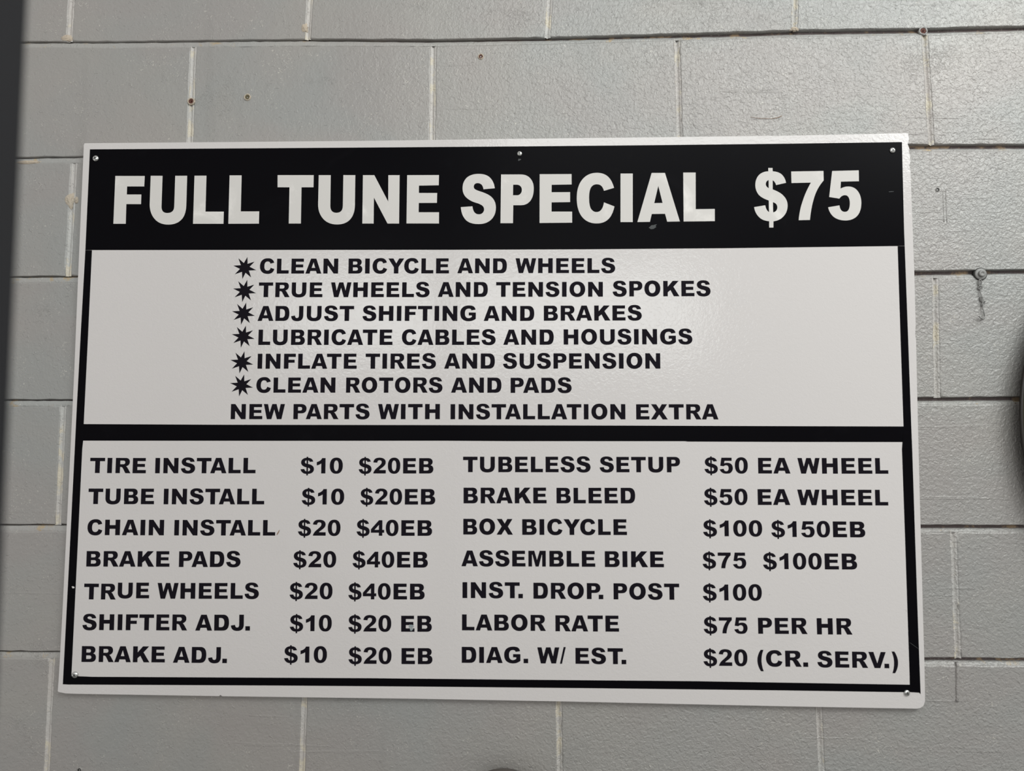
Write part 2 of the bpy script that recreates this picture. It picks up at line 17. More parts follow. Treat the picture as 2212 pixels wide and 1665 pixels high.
GLYPH={'A': '0,0 36,100 71,100 106.5,0 76.5,0 71,17.5 33.5,17.5 28.5,0|41,38 53.5,76 65,38', 'B': '0,0 0,100 58,100 ~73,100 80,93 ~87.5,86.5 87.5,76 ~87.5,60 73.5,54 ~83,51.5 88,45 ~92.5,38 92.5,28 ~92.5,18 87,11 ~82,4 74,2 ~68,0 56,0|29.5,80.5 47,80.5 ~59,80.5 59,70 ~59,59.5 47,59.5 29.5,59.5|29.5,41.5 48,41.5 ~63,41.5 63,30 ~63,19 48,19 29.5,19', 'C': '97,30.5 ~93,14 82,6 ~71,-2 53,-2 ~28,-2 15,11 ~0,25 0,50 ~0,75 14,89 ~28,103 53,103 ~71,103 80,95.5 ~91,88 95,73 69.5,67 ~67,81.5 51.5,81.5 ~41,81.5 36,74.5 ~29.5,67 29.5,50 ~29.5,34 35.5,27 ~41,20 51,20 ~68,20 72,39', 'D': '0,0 0,100 57,100 ~74,100 84,87 ~93,74.5 93,50 ~93,25 84,13 ~75,0 53,0|29.5,79.5 38,79.5 ~52,80 58,72 ~63.5,65 63.5,50 ~63.5,35 58,28 ~53,21.5 42,21.5 29.5,21.5', 'E': '0,0 0,100 82.5,100 82.5,79.5 30,79.5 30,61 78.5,61 78.5,41.5 30,41.5 30,21 85.5,21 85.5,0', 'F': '0,0 0,100 78,100 78,78.5 30.5,78.5 30.5,60 71,60 71,40 30.5,40 30.5,0', 'G': '104,56 104,14 ~83,-2 57,-2 ~30,-2 15,11.5 ~0,25 0,51 ~0,77 16,90 ~31,103 59,103 ~78,103 88,97 ~98,91 102,75 74,70.3 ~71,82 57,82 ~45,82 38,74.5 ~31,67 31,51 ~31,33 38,26 ~45,18.5 56,18.5 ~66,18.5 77.5,27 77.5,36.5 57,36.5 57,56', 'H': '0,0 0,100 30,100 30,65 67.5,65 67.5,100 97.5,100 97.5,0 67.5,0 67.5,41 30,41 30,0', 'I': '0,0 0,100 30.5,100 30.5,0', 'J': '52,100 81,100 81,38 ~81,18 71,8 ~61,-2 41,-2 ~22,-2 12,6 ~1,14.5 0,32 26,36 ~27,19.5 39.5,19.5 ~52,19.5 52,38', 'K': '0,0 0,100 29.5,100 29.5,62 62.5,100 102,100 67,62 106,0 69.5,0 47.5,40.5 29.5,26 29.5,0', 'L': '0,0 0,100 29.5,100 29.5,22 79.5,22 79.5,0', 'M': '0,0 0,100 38,100 55.2,41 73,100 111.7,100 111.7,0 88.5,0 88.5,75 86,75 66,0 46,0 26,75 23,75 23,0', 'N': '0,0 0,100 28.5,100 67,45.5 70,45.5 70,100 98.5,100 98.5,0 69,0 31,53 28.5,53 28.5,0', 'O': '@52.5,50.7,52.5,52.5,2.15|@51.5,51,22,30,2.15', 'P': '0,0 0,100 51,100 ~69,100 78,91 ~86.5,83 86.5,69 ~86.5,55 78,47 ~69,38.5 51,38.5 30,38.5 30,0|30,81 43,81 ~57.5,81 57.5,69 ~57.5,57 43,57 30,57', 'R': '0,0 0,100 61,100 ~74,100 80.5,95.5 ~90.5,88 90.5,73 ~90.5,52 67,45 ~73,42.5 81,28 97,0 64,0 49,28.5 ~44,40.5 34,40.5 28.5,40.5 28.5,0|29,82.5 48,82.5 ~61,82.5 61,70.5 ~61,58.5 47,58.5 29,58.5', 'S': '0,31.5 27,33.7 ~28,17 47,17 ~54,17 58.5,20.5 ~62.5,24 62.5,28.5 ~62.5,33 58.5,36 ~54,39.5 42,42 ~21,47 12.5,55 ~4,63 4,74 ~4,83 9,89.5 ~14,96 23,99.5 ~32,103 46,103 ~65,103 75.5,96 ~86.5,89 88.7,75 61,73.5 ~59,86 44.5,86 ~38,86 35,83.5 ~32,81 32,77 ~32,74 35,72 ~38,69.5 48,67.5 ~71,62.5 80,57 ~93,48 93,31 ~93,22 87.5,14 ~82,6 72,2 ~62,-2 48,-2 ~22,-2 11.5,8 ~1,18', 'T': '33.5,0 33.5,78 0,78 0,100 96,100 96,78 64,78 64,0', 'U': '0,100 28.5,100 28.5,38 ~28.5,20 49,20 ~70,20 70,38 70,100 98.5,100 98.5,39 ~98.5,19 86,8.5 ~74,-2 49,-2 ~24,-2 12,8.5 ~0,19 0,39', 'V': '0,100 31,100 53.5,29 76,100 106.5,100 71,0 36,0', 'W': '0,100 27,100 38.7,44 55,100 83,100 98.5,44 110,100 138,100 117,0 87.5,0 68.8,64 51,0 21.5,0', 'X': '0,0 33.5,52 1.5,100 34.5,100 54,70.5 71,100 105.5,100 75,52 108.7,0 76,0 54,32.5 32,0', 'Y': '0,100 34,100 53,67 72,100 106,100 68,42 68,0 38,0 38,42', '.': '0,0 0,27.5 29,27.5 29,0', '/': '0,-2 24,102 37.5,102 12.5,-2', '(': '21,104 ~0,72 0,37 ~0,1 20,-30 36,-30 ~24.5,2 24.5,37 ~24.5,72 37.5,104', ')': '16.5,104 ~37.5,72 37.5,37 ~37.5,1 17.5,-30 1.5,-30 ~13,2 13,37 ~13,72 0,104', '$': '0,27 24,28.5 ~26,20 30,17 ~33,14 37,13.5 37,39 ~21,43 12,51 ~3,59 3,72 ~3,85 13,93 ~22,101 37,102 37,108 46.5,108 46.5,102 ~61,101 69,94 ~76,88 79,77 57,75 ~55,83 46.5,84.5 46.5,62 ~66,57 74,50 ~84,42 84,28 ~84,14 73.5,5 ~63,-3 46.5,-3.5 46.5,-13.5 37,-13.5 37,-3.5 ~22,-3 13,5 ~3,13|37,85 ~27,84 27,74 ~27,66 37,63.5|46.5,36.5 ~60,34 60,25 ~60,15 46.5,13', '0': '@40.5,50.5,40.5,52.7,2.3|@40.5,50,14.7,34.5,2.3', '1': '54.5,0 54.5,100 33,100 ~29,89 20,83 ~11,77 0,74 0,52 ~16,56 28.5,64.5 28.5,0', '2': '0,72 26,70 ~27,86 40,86 ~54.5,86 54.5,73 ~54.5,64 45,55 ~38,48 26,38 ~4,20 0,0 82,0 82,22 39,22 ~42,27 51,33 ~67,44 74,53 ~81,62 81,72 ~81,87 70,95 ~59,103 40,103 ~24,103 14,97 ~2,89', '4': '51,0 51,19.5 0,19.5 0,42 51,100 73,100 73,38 85,38 85,19.5 73,19.5 73,0|23,38 51,38 51,70', '5': '12,100 76.5,100 76.5,80 31.5,80 29,63 ~38,67.5 49,67.5 ~65,67.5 74,58.5 ~83,49.5 83,34 ~83,22 77,12.5 ~71,3 63,0 ~55,-2.5 42,-2.5 ~29,-2.5 21.5,1 ~13,5 8,11 ~3,17 0,25 25.5,28.5 ~28,13 42,13 ~48,13 52.5,18 ~56.5,23 56.5,32 ~56.5,41.5 52.5,46.5 ~48,51.5 41.5,51.5 ~32,51.5 26,45 4,48', '7': '0,100 81,100 81,83 ~63,66 55,42 ~47.5,22 46,0 20.5,0 ~22,24 30,43 ~38,63 51,79.5 0,79.5'}
SIDE={'A': (0, 0), 'B': (10, 5), 'C': (6, 4), 'D': (10, 6), 'E': (10, 5.5), 'F': (10, 3), 'G': (6.5, 8), 'H': (10, 10), 'I': (10, 10), 'J': (3, 10), 'K': (10, 0), 'L': (10, 4.5), 'M': (10, 10), 'N': (10, 10), 'O': (6, 6), 'P': (10, 4), 'R': (10, 0), 'S': (4, 4), 'T': (3, 3), 'U': (10, 10), 'V': (0, 0), 'W': (0, 0), 'X': (1, 1), 'Y': (0, 0), '.': (9, 9), '/': (0, 0), '(': (6, 5), ')': (5, 6), '$': (3, 3), '0': (5, 5), '1': (11, 19), '2': (5, 5), '4': (2, 2), '5': (5, 5), '7': (5, 5)}
KERN={'YC': -9, 'AT': -9, 'TA': -13, 'PA': -11, 'LT': -8, 'V.': -22, 'T.': -24, 'P.': -27, 'J.': -12, 'R.': -3, 'AV': -8}
TRACK=3.3
POST=(-0.22212,-0.22212)
POSTLEAN=0.0008
DISC=(1.1173,1.6005,0.380)
CAPP=(-0.0561,1.0221,0.066)
CAM=([8e-05, -1.19323, 1.58306],[[0.9993176, 0.0057403, 0.036489], [0.0367981, -0.0688682, -0.9969469], [-0.0032099, 0.9976093, -0.0690324]])

# ------------------------------------------------------------ camera, world, lights, exposure
cam = bpy.data.objects.new('camera', bpy.data.cameras.new('camera'))
COL.objects.link(cam)
M = Matrix([[*CAM[1][r], CAM[0][r]] for r in range(3)] + [[0, 0, 0, 1]])
cam.matrix_world = M
cam.data.sensor_fit = 'HORIZONTAL'
cam.data.sensor_width = 36.0
cam.data.lens = 1600.0 / 2212 * 36.0
cam.data.clip_start = 0.02
cam.data.dof.use_dof = True
cam.data.dof.focus_distance = 1.3
cam.data.dof.aperture_fstop = 3.5
S.camera = cam

w = bpy.data.worlds.new('world'); S.world = w; w.use_nodes = True
w.node_tree.nodes['Background'].inputs[0].default_value = (1.0, 0.985, 0.97, 1)
w.node_tree.nodes['Background'].inputs[1].default_value = 0.53

def area(name, loc, target, sx, sy, power, col):
    L = bpy.data.lights.new(name, 'AREA'); L.shape = 'RECTANGLE'; L.size = sx; L.size_y = sy
    L.energy = power; L.color = col
    o = bpy.data.objects.new(name, L); COL.objects.link(o); o.location = loc
    o.rotation_euler = (Vector(target) - Vector(loc)).to_track_quat('-Z', 'Y').to_euler()
    return o
area('roof_skylight', (1.85, -1.45, 3.15), (0.6, 0, 2.0), 1.3, 1.0, 22, (0.95, 1.0, 0.985))
area('rear_window', (-0.38, -4.2, 2.48), (-0.38, 0, 2.48), 3.1, 0.62, 26, (0.95, 1.0, 0.98))
area('ceiling_skylight', (1.25, -2.6, 3.7), (0.6, 0, 2.2), 3.2, 1.3, 60, (0.955, 1.0, 0.985))

S.view_settings.view_transform = 'Standard'
S.view_settings.look = 'None'
S.view_settings.gamma = 1.0
S.view_settings.use_curve_mapping = False
S.view_settings.exposure = 0.1

# ------------------------------------------------------------ materials
def srgb(r, g, b):
    f = lambda c: (c / 255 / 12.92) if c / 255 <= 0.04045 else ((c / 255 + 0.055) / 1.055) ** 2.4
    return (f(r), f(g), f(b), 1)

class NT:
    def __init__(s, name):
        s.m = bpy.data.materials.new(name); s.m.use_nodes = True
        s.t = s.m.node_tree; s.n = s.t.nodes; s.b = s.n['Principled BSDF']
        s.pos = s.n.new('ShaderNodeNewGeometry').outputs['Position']
    def link(s, a, b): s.t.links.new(a, b)
    def noise(s, scale, detail=3, rough=0.5, dist=0.0, vec=None):
        n = s.n.new('ShaderNodeTexNoise'); n.inputs['Scale'].default_value = scale
        n.inputs['Detail'].default_value = detail; n.inputs['Roughness'].default_value = rough
        n.inputs['Distortion'].default_value = dist
        s.link(vec or s.pos, n.inputs['Vector']); return n.outputs['Fac']
    def stretch(s, sc):
        m = s.n.new('ShaderNodeMapping'); m.inputs['Scale'].default_value = sc
        s.link(s.pos, m.inputs['Vector']); return m.outputs['Vector']
    def ramp(s, f, a, b, lo=0.0, hi=1.0):
        n = s.n.new('ShaderNodeMapRange'); n.interpolation_type = 'SMOOTHSTEP'
        n.inputs[1].default_value = a; n.inputs[2].default_value = b
        n.inputs[3].default_value = lo; n.inputs[4].default_value = hi
        s.link(f, n.inputs[0]); return n.outputs[0]
    def math(s, op, a, b):
        n = s.n.new('ShaderNodeMath'); n.operation = op
        for i, v in enumerate((a, b)):
            if isinstance(v, (int, float)): n.inputs[i].default_value = v
            else: s.link(v, n.inputs[i])
        return n.outputs[0]
    def mix(s, f, a, b):
        n = s.n.new('ShaderNodeMix'); n.data_type = 'RGBA'
        if isinstance(f, (int, float)): n.inputs['Factor'].default_value = f
        else: s.link(f, n.inputs['Factor'])
        for i, v in ((6, a), (7, b)):
            if isinstance(v, tuple): n.inputs[i].default_value = v
            else: s.link(v, n.inputs[i])
        return n.outputs[2]
    def bump(s, h, strength, dist, normal=None):
        n = s.n.new('ShaderNodeBump'); n.inputs['Strength'].default_value = strength
        n.inputs['Distance'].default_value = dist; s.link(h, n.inputs['Height'])
        if normal: s.link(normal, n.inputs['Normal'])
        return n.outputs[0]
    def set(s, **k):
        for a, v in k.items():
            i = s.b.inputs[a.replace('_', ' ')]
            if isinstance(v, (int, float, tuple)): i.default_value = v
            else: s.link(v, i)
        return s.m

def wall_paint(name, base, rough=0.38, metal=0.13, amount=1.0, dusty=0.0, dust=(150, 140, 122)):
    t = NT(name)
    sep = t.n.new('ShaderNodeSeparateXYZ'); t.link(t.pos, sep.inputs[0])
    side = t.ramp(sep.outputs[0], -0.5, 0.4, 0.35, 1.0)          # rougher blocks to the right
    pebble = t.noise(175, 2, 0.5, 0.8)
    fine = t.noise(340, 2, 0.5, 0.5)
    worm = t.noise(110, 2, 0.5, 1.6)
    ridge = t.ramp(t.math('ABSOLUTE', t.math('SUBTRACT', worm, 0.5), 0), 0.0, 0.05, 1.0, 0.0)
    zone = t.ramp(t.noise(8, 3, 0.6, 0.5), 0.6, 0.68)
    h = t.math('ADD', t.math('MULTIPLY', pebble, side), t.math('MULTIPLY', fine, t.math('MULTIPLY', side, 0.3)))
    h = t.math('ADD', h, t.math('MULTIPLY', t.math('MULTIPLY', ridge, zone), 0.13))
    speck = t.ramp(t.noise(150, 1, 0.5, 1.4), 0.66, 0.76)
    h = t.math('ADD', h, t.math('MULTIPLY', speck, 0.2))
    line = t.ramp(t.noise(1.0, 2, 0.5, 0.3, t.stretch((4, 1, 95))), 0.66, 0.72)
    h = t.math('ADD', h, t.math('MULTIPLY', line, t.math('MULTIPLY', side, 0.22)))
    nrm = t.bump(h, 1.0 * amount, 0.0017)
    und = t.bump(t.noise(22, 3, 0.6), 0.5, 0.0022, nrm)
    cloud = t.ramp(t.noise(3.2, 3, 0.55, 0.6), 0.35, 0.68)
    c = t.mix(cloud, base, tuple(x * k for x, k in zip(base, (1.08, 1.03, 1.0, 1))))
    c = t.mix(t.ramp(t.noise(4.5, 2, 0.5, 0.4, t.stretch((1, 1, 1.3))), 0.4, 0.65, 0, 0.6), c, tuple(x * k for x, k in zip(base, (1.06, 0.975, 0.965, 1))))
    drip = t.ramp(t.noise(14, 2, 0.5, 0, t.stretch((1.6, 1, 0.12))), 0.62, 0.75, 0, 0.07)
    c = t.mix(drip, c, srgb(92, 92, 88))
    glint = t.ramp(t.noise(210, 1, 0.5, 2.2), 0.66, 0.74, 0, 0.55)  # pale flecks: glints of light put into the paint colour
    c = t.mix(t.math('MULTIPLY', glint, t.ramp(t.noise(12, 3, 0.6), 0.45, 0.6)), c, srgb(205, 200, 190))
    if dusty:
        d = t.ramp(t.noise(26, 4, 0.65, 0.5), 0.62 - dusty * 0.35, 0.7 - dusty * 0.3)
        c = t.mix(d, c, srgb(*dust))
    return t.set(Base_Color=c, Roughness=t.ramp(t.noise(5, 2), 0.3, 0.7, rough, rough + 0.06), Metallic=metal, Normal=und)

BASE = (0.275, 0.273, 0.262, 1)
M_PAINT = wall_paint('glossy_grey_block_paint', BASE)
M_BED = wall_paint('bed_joint_mortar', (0.10, 0.080, 0.078, 1), 0.7, 0.0, 1.2, 0.25, (150, 128, 104))
M_LEDGE = wall_paint('lit_bed_joint_paint', (0.31, 0.312, 0.30, 1), 0.4, 0.1, 1.2, 0.12, (165, 148, 122))  # lighter than the blocks: light caught on the ledge, put into its colour
M_HEAD = wall_paint('head_joint_mortar', (0.41, 0.405, 0.388, 1), 0.45, 0.05, 1.4, 0.3, (188, 180, 164))
M_LUMP = wall_paint('bare_mortar', (0.42, 0.37, 0.30, 1), 0.8, 0.0, 2.0, 0.5, (176, 163, 146))

def plain(name, rgb, rough, metal=0.0, bump=None):
    t = NT(name)
    n = t.noise(60, 3)
    c = t.mix(t.math('MULTIPLY', n, 0.25), rgb, tuple(x * 0.75 for x in rgb[:3]) + (1,))
    k = dict(Base_Color=c, Roughness=rough, Metallic=metal)
    if bump: k['Normal'] = t.bump(t.noise(bump[0], 2, 0.5, 0.6), bump[1], bump[2])
    return t.set(**k)

def board_mat():
    t = NT('white_sign_enamel')
    peel = t.noise(230, 2, 0.5, 1.0)
    peel2 = t.noise(130, 2, 0.5, 0.8)
    h = t.math('ADD', peel, t.math('MULTIPLY', peel2, 0.8))
    grime = t.ramp(t.noise(7, 5, 0.6, 0.4), 0.55, 0.8, 0, 0.10)
    c = t.mix(grime, srgb(197, 192, 190), srgb(170, 169, 166))
    fleck = t.ramp(t.noise(120, 2), 0.76, 0.80, 0, 0.35)
    c = t.mix(fleck, c, srgb(150, 146, 138))
    return t.set(Base_Color=c, Roughness=0.045, Normal=t.bump(h, 0.3, 0.0006), Specular_IOR_Level=0.4)
M_BOARD = board_mat()
def vinyl(name, rgb, rough):
    t = NT(name)
    sm = t.ramp(t.noise(11, 5, 0.65, 0.8), 0.55, 0.85, 0, 0.5)
    c = t.mix(sm, rgb, tuple(min(1, x * 1.7 + 0.002) for x in rgb[:3]) + (1,))
    return t.set(Base_Color=c, Roughness=rough, Specular_IOR_Level=0.03)
M_BLACK = vinyl('black_vinyl', srgb(9, 8, 11), 0.28)
M_LETTER = vinyl('black_letter_vinyl', srgb(22, 19, 25), 0.5)
M_WHITE = vinyl('white_letter_vinyl', srgb(199, 195, 191), 0.3)
M_STEEL = plain('zinc_screw', (0.62, 0.62, 0.6, 1), 0.25, 0.95)
M_HOOK = plain('painted_metal', (0.22, 0.215, 0.205, 1), 0.45)
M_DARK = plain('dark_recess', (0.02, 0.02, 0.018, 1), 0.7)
M_RUST = plain('rusty_plug', srgb(84, 48, 38), 0.8)
M_OLIVE = plain('dirty_plug', srgb(88, 80, 58), 0.8)
M_POST = plain('dark_post_paint', srgb(19, 19, 24), 0.7)
M_RIM = plain('black_rim', srgb(28, 22, 18), 0.35)
M_DISC = plain('greenish_beige_disc', srgb(150, 148, 128), 0.3)
M_CAP = plain('dark_grey_cap', srgb(78, 72, 68), 0.6)
M_FLOOR = plain('concrete_floor', (0.22, 0.21, 0.2, 1), 0.7, 0, (40, 0.3, 0.002))
M_BROWN = plain('brown_scuff', srgb(140, 108, 82), 0.7)
M_SMUDGE = plain('grey_smudge', srgb(132, 140, 142), 0.6)
M_DSMUDGE = plain('dark_smudge', srgb(58, 60, 60), 0.7)

# ------------------------------------------------------------ helpers
def mesh(name, verts, faces, mat, parent=None, smooth=None, loc=(0, 0, 0)):
    me = bpy.data.meshes.new(name)
    me.from_pydata([Vector(v) - Vector(loc) for v in verts], [], faces)
    me.materials.append(mat)
    if smooth is not None:
        for p in me.polygons: p.use_smooth = smooth(p.index) if callable(smooth) else smooth
    o = bpy.data.objects.new(name, me); COL.objects.link(o); o.location = loc
    if parent:
        o.parent = parent
        o.location = Vector(loc) - parent.location
    return o
def tag(o, label=None, cat=None, group=None, kind=None):
    for k, v in (('label', label), ('category', cat), ('group', group), ('kind', kind)):
        if v: o[k] = v
    return o
def empty(name, loc):
    o = bpy.data.objects.new(name, None); COL.objects.link(o); o.location = loc
    o.empty_display_size = 0.02; return o
def box(name, lo, hi, mat, parent=None):
    (a, b, c), (d, e, f) = lo, hi
    V = [(a, b, c), (d, b, c), (d, e, c), (a, e, c), (a, b, f), (d, b, f), (d, e, f), (a, e, f)]
    F = [(0, 3, 2, 1), (4, 5, 6, 7), (0, 1, 5, 4), (1, 2, 6, 5), (2, 3, 7, 6), (3, 0, 4, 7)]
    return mesh(name, V, F, mat, parent)
def tube(pts, rad, n=8):
    V, F = [], []
    P = [Vector(p) for p in pts]
    for i, p in enumerate(P):
        d = (P[min(i + 1, len(P) - 1)] - P[max(i - 1, 0)]).normalized()
        a = d.orthogonal().normalized() if i == 0 else (a - d * a.dot(d)).normalized()
        b = d.cross(a); r = rad[i] if isinstance(rad, (list, tuple)) else rad
        for k in range(n):
            t = 2 * math.pi * k / n
            V.append(p + a * math.cos(t) * r + b * math.sin(t) * r)
    for i in range(len(P) - 1):
        for k in range(n):
            F.append((i * n + k, i * n + (k + 1) % n, (i + 1) * n + (k + 1) % n, (i + 1) * n + k))
    F.append(tuple(range(n))[::-1]); F.append(tuple(range((len(P) - 1) * n, len(P) * n)))
    return V, F
def lathe(prof, c, n=20):
    """profile (radius, y) revolved about the world y axis through c=(x,z)"""
    V, F = [], []
    for r, y in prof:
        for k in range(n):
            t = 2 * math.pi * k / n
            V.append((c[0] + r * math.cos(t), y, c[1] + r * math.sin(t)))
    for i in range(len(prof) - 1):
        for k in range(n):
            F.append((i * n + k, i * n + (k + 1) % n, (i + 1) * n + (k + 1) % n, (i + 1) * n + k))
    F.append(tuple(range(n))[::-1]); F.append(tuple(range((len(prof) - 1) * n, len(prof) * n)))
    return V, F
def rnd(a): return random.uniform(-a, a)
def lerp(a, b, t): return a + (b - a) * t

# ------------------------------------------------------------ the block wall
X0, X1 = -2450.0, 2450.0
WTOP = 3050.0
def bed(k, x):
    if k < 0: return bed(0, x) - 203.2 * k
    if k > 5: return bed(5, x) - 203.2 * (k - 5)
    P = BEDS[k]
    if x <= P[0][0]: return P[0][1]
    for a, b in zip(P, P[1:]):
        if x <= b[0]: return lerp(a[1], b[1], (x - a[0]) / (b[0] - a[0]))
    return P[-1][1]
def heads(r):
    src = HEADS[min(max(r, 0), 6)] if 0 <= r <= 6 else HEADS[0 if r % 2 == 0 else 1]
    L = sorted([(h[0], h[2], h[1], h[3]) for h in src])             # x top, x bottom, z top, z bottom
    out = [(0.5 * (a + b), (b - a) / (d - c) if (0 <= r <= 6) else 0, 0.5 * (c + d)) for a, b, c, d in L]
    while out[0][0] > X0: out.insert(0, (out[0][0] - 406.4, 0, out[0][2]))
    while out[-1][0] < X1: out.append((out[-1][0] + 406.4, 0, out[-1][2]))
    return out
def hx(h, z): return h[0] + h[1] * (z - h[2])

wall = box('wall_back', (X0 / 1000, 0.0085, 0), (X1 / 1000, 0.16, WTOP / 1000), M_BED)
tag(wall, kind='structure')
floor = box('floor', (-2.45, -4.5, -0.1), (2.45, 0.16, 0.0), M_FLOOR)
tag(floor, kind='structure')

def block(c0, c1, k):
    """c0/c1: left and right head joint lines, k: bed joint above"""
    G = 4.6
    zc = 0.5 * (bed(k, c0[0] + 200) + bed(k + 1, c0[0] + 200))
    n = 26; m = 12; ring = []
    def ztop(x): return min(bed(k, x) - G, WTOP)
    def zbot(x): return max(bed(k + 1, x) + G, 0)
    GH = 3.3
    xl = max(hx(c0, zc) + GH, X0); xr = min(hx(c1, zc) - GH, X1)
    if xr - xl < 30 or ztop(xl) - zbot(xl) < 20: return
    def XL(z): return max(hx(c0, z) + GH, X0)
    def XR(z): return min(hx(c1, z) - GH, X1)
    for i in range(n): x = lerp(XL(ztop(xl)), XR(ztop(xr)), i / n); ring.append((x, ztop(x) , 0, -1))
    for i in range(m): z = lerp(ztop(xr), zbot(xr), i / m); ring.append((XR(z), z, -1, 0))
    for i in range(n): x = lerp(XR(zbot(xr)), XL(zbot(xl)), i / n); ring.append((x, zbot(x), 0, 1))
    for i in range(m): z = lerp(zbot(xl), ztop(xl), i / m); ring.append((XL(z), z, 1, 0))
    N = len(ring); corner = {0, n, n + m, 2 * n + m}
    V = []; F = []
    cx, cz = 0.5 * (xl + xr), zc
    push = rnd(0.5); tx, tz = rnd(0.0012), rnd(0.002)
    J = [(rnd(0.55), rnd(0.7), rnd(0.35)) for _ in ring]
    for (x, z, nx, nz), (a, b, c) in zip(ring, J):
        V.append((x / 1000, 0.0105, z / 1000))
    for i, ((x, z, nx, nz), (a, b, c)) in enumerate(zip(ring, J)):
        V.append(((x + nx * a) / 1000, 0.0034 + c / 1000, (z + nz * a) / 1000))
    for inset, y in ((1.0, 1.5), (3.0, 0.0)):
        for i, ((x, z, nx, nz), (a, b, c)) in enumerate(zip(ring, J)):
            px, pz = nx, nz
            if i in corner:
                px += {0: 1, n: 0, n + m: 0, 2 * n + m: 0}[i] + (1 if i == 2 * n + m else 0); 
                if i == 0: px, pz = 1, -1
                if i == n: px, pz = -1, -1
                if i == n + m: px, pz = -1, 1
                if i == 2 * n + m: px, pz = 1, 1
            d = inset * (1.3 if nz < 0 else 0.45 if nz > 0 else 1.0) + a + (b * 0.6 if inset > 2 else 0)
            yy = y + push + (x - cx) * tx + (z - cz) * tz
            V.append(((x + px * d) / 1000, max(yy, -0.45) / 1000, (z + pz * d) / 1000))
    for L in range(3):
        for i in range(N):
            F.append((L * N + i, L * N + (i + 1) % N, (L + 1) * N + (i + 1) % N, (L + 1) * N + i))
    F = [f[::-1] for f in F]
    nb = len(F)
    F.append(tuple(range(3 * N, 4 * N))[::-1])
    mesh('block', V, F, M_PAINT, wall, smooth=lambda i: i < nb, loc=(cx / 1000, 0, cz / 1000))

ROWS = range(-4, 12)
for r in ROWS:                       # row r lies between bed joints r-1 and r
    H = heads(r)
    for a, b in zip(H, H[1:]):
        block(a, b, r - 1)

def strip(name, pts, prof, mat, across):
    """pts: (x,z) along the joint; prof(x): list of (offset across, depth) in mm"""
    V, F = [], []
    for i, (x, z) in enumerate(pts):
        P = prof(x)
        for q, (u, y) in enumerate(P):
            o = u + (rnd(0.45) if 0 < q < len(P) - 1 else 0)
            V.append(((x + across[0] * o) / 1000, (y + rnd(0.4)) / 1000, (z + across[1] * o) / 1000))
    n = len(P)
    for i in range(len(pts) - 1):
        for k in range(n - 1):
            f = (i * n + k, i * n + k + 1, (i + 1) * n + k + 1, (i + 1) * n + k)
            F.append(f if across[0] else f[::-1])
    c = pts[len(pts) // 2]
    return mesh(name, V, F, mat, wall, smooth=True, loc=(c[0] / 1000, 0, c[1] / 1000))
def dleft(x, z):
    return lerp(0.0, 1.0, min(1, max(0, (x + 500) / 900)))
def bed_prof(x):           # weathered joint: slopes in and up from the lower block, dark slot under the upper one
    t = dleft(x, 0)
    e = lerp(2.8, -0.6, t)
    return [(-6.8, 1.4), (-5.6, 1.0), (lerp(-3.0, -4.9, t), lerp(1.5, 1.4, t)), (e - 1.4, lerp(1.9, 4.2, t)), (e, lerp(2.8, 6.2, t)), (e + 0.3, 8.8)]
def head_prof(x):
    t = dleft(x, 0)
    return [(-5.3, 1.7), (-4.3, 1.05), (-3.1, 1.3), (-0.5, lerp(3.0, 4.8, t)), (0.7, lerp(3.0, 5.2, t)), (2.2, lerp(1.5, 3.8, t)), (4.3, 1.05), (5.3, 1.7)]
for k in range(-4, 11):
    z0 = bed(k, 0)
    if not 20 < z0 < WTOP - 20: continue
    pts = [(X0 + i * 10, bed(k, X0 + i * 10)) for i in range(int((X1 - X0) / 10) + 1)]
    strip('bed_joint', pts, bed_prof, M_LEDGE, (0, 1))
for r in ROWS:
    for h in heads(r):
        if not X0 + 20 < h[0] < X1 - 20: continue
        zt, zb = bed(r - 1, h[0]), bed(r, h[0])
        zt = min(zt, WTOP); zb = max(zb, 0)
        if zt - zb < 30: continue
        n = int((zt - zb - 8) / 6)
        pts = [(hx(h, z), z) for z in (zt - 4 - (zt - zb - 8) * i / n for i in range(n + 1))]
        strip('head_joint', pts, head_prof, M_HEAD, (1, 0))

# lumps of bare mortar squeezed out of the joints
def lump(x, z, rx, rz, h):
    V, F = [(x / 1000, -h / 1000, z / 1000)], []
    n = 22; R = 4
    for j in range(1, R + 1):
        t = j / R
        for k in range(n):
            a = 2 * math.pi * k / n
            s = t * (1 + rnd(0.28 if j == R else 0.15))
            V.append(((x + rx * s * math.cos(a)) / 1000, (-h * (1 - t) * (0.7 + rnd(0.4)) + (2.2 if j == R else 0)) / 1000, (z + rz * s * math.sin(a)) / 1000))
    for k in range(n): F.append((0, 1 + (k + 1) % n, 1 + k))
    for j in range(R - 1):
        for k in range(n):
            a = 1 + j * n
            F.append((a + k, a + (k + 1) % n, a + n + (k + 1) % n, a + n + k))
    mesh('mortar_lump', V, F, M_LUMP, wall, smooth=True, loc=(x / 1000, 0, z / 1000))
for (x, z), (rx, rz, h) in zip(MISC['lump'], ((11, 7, 2.2), (9, 13, 3), (4, 7, 3), (22, 3.5, 1.5), (7, 4, 1.5), (6, 9, 2.0))):
    lump(x, z, rx, rz, h)
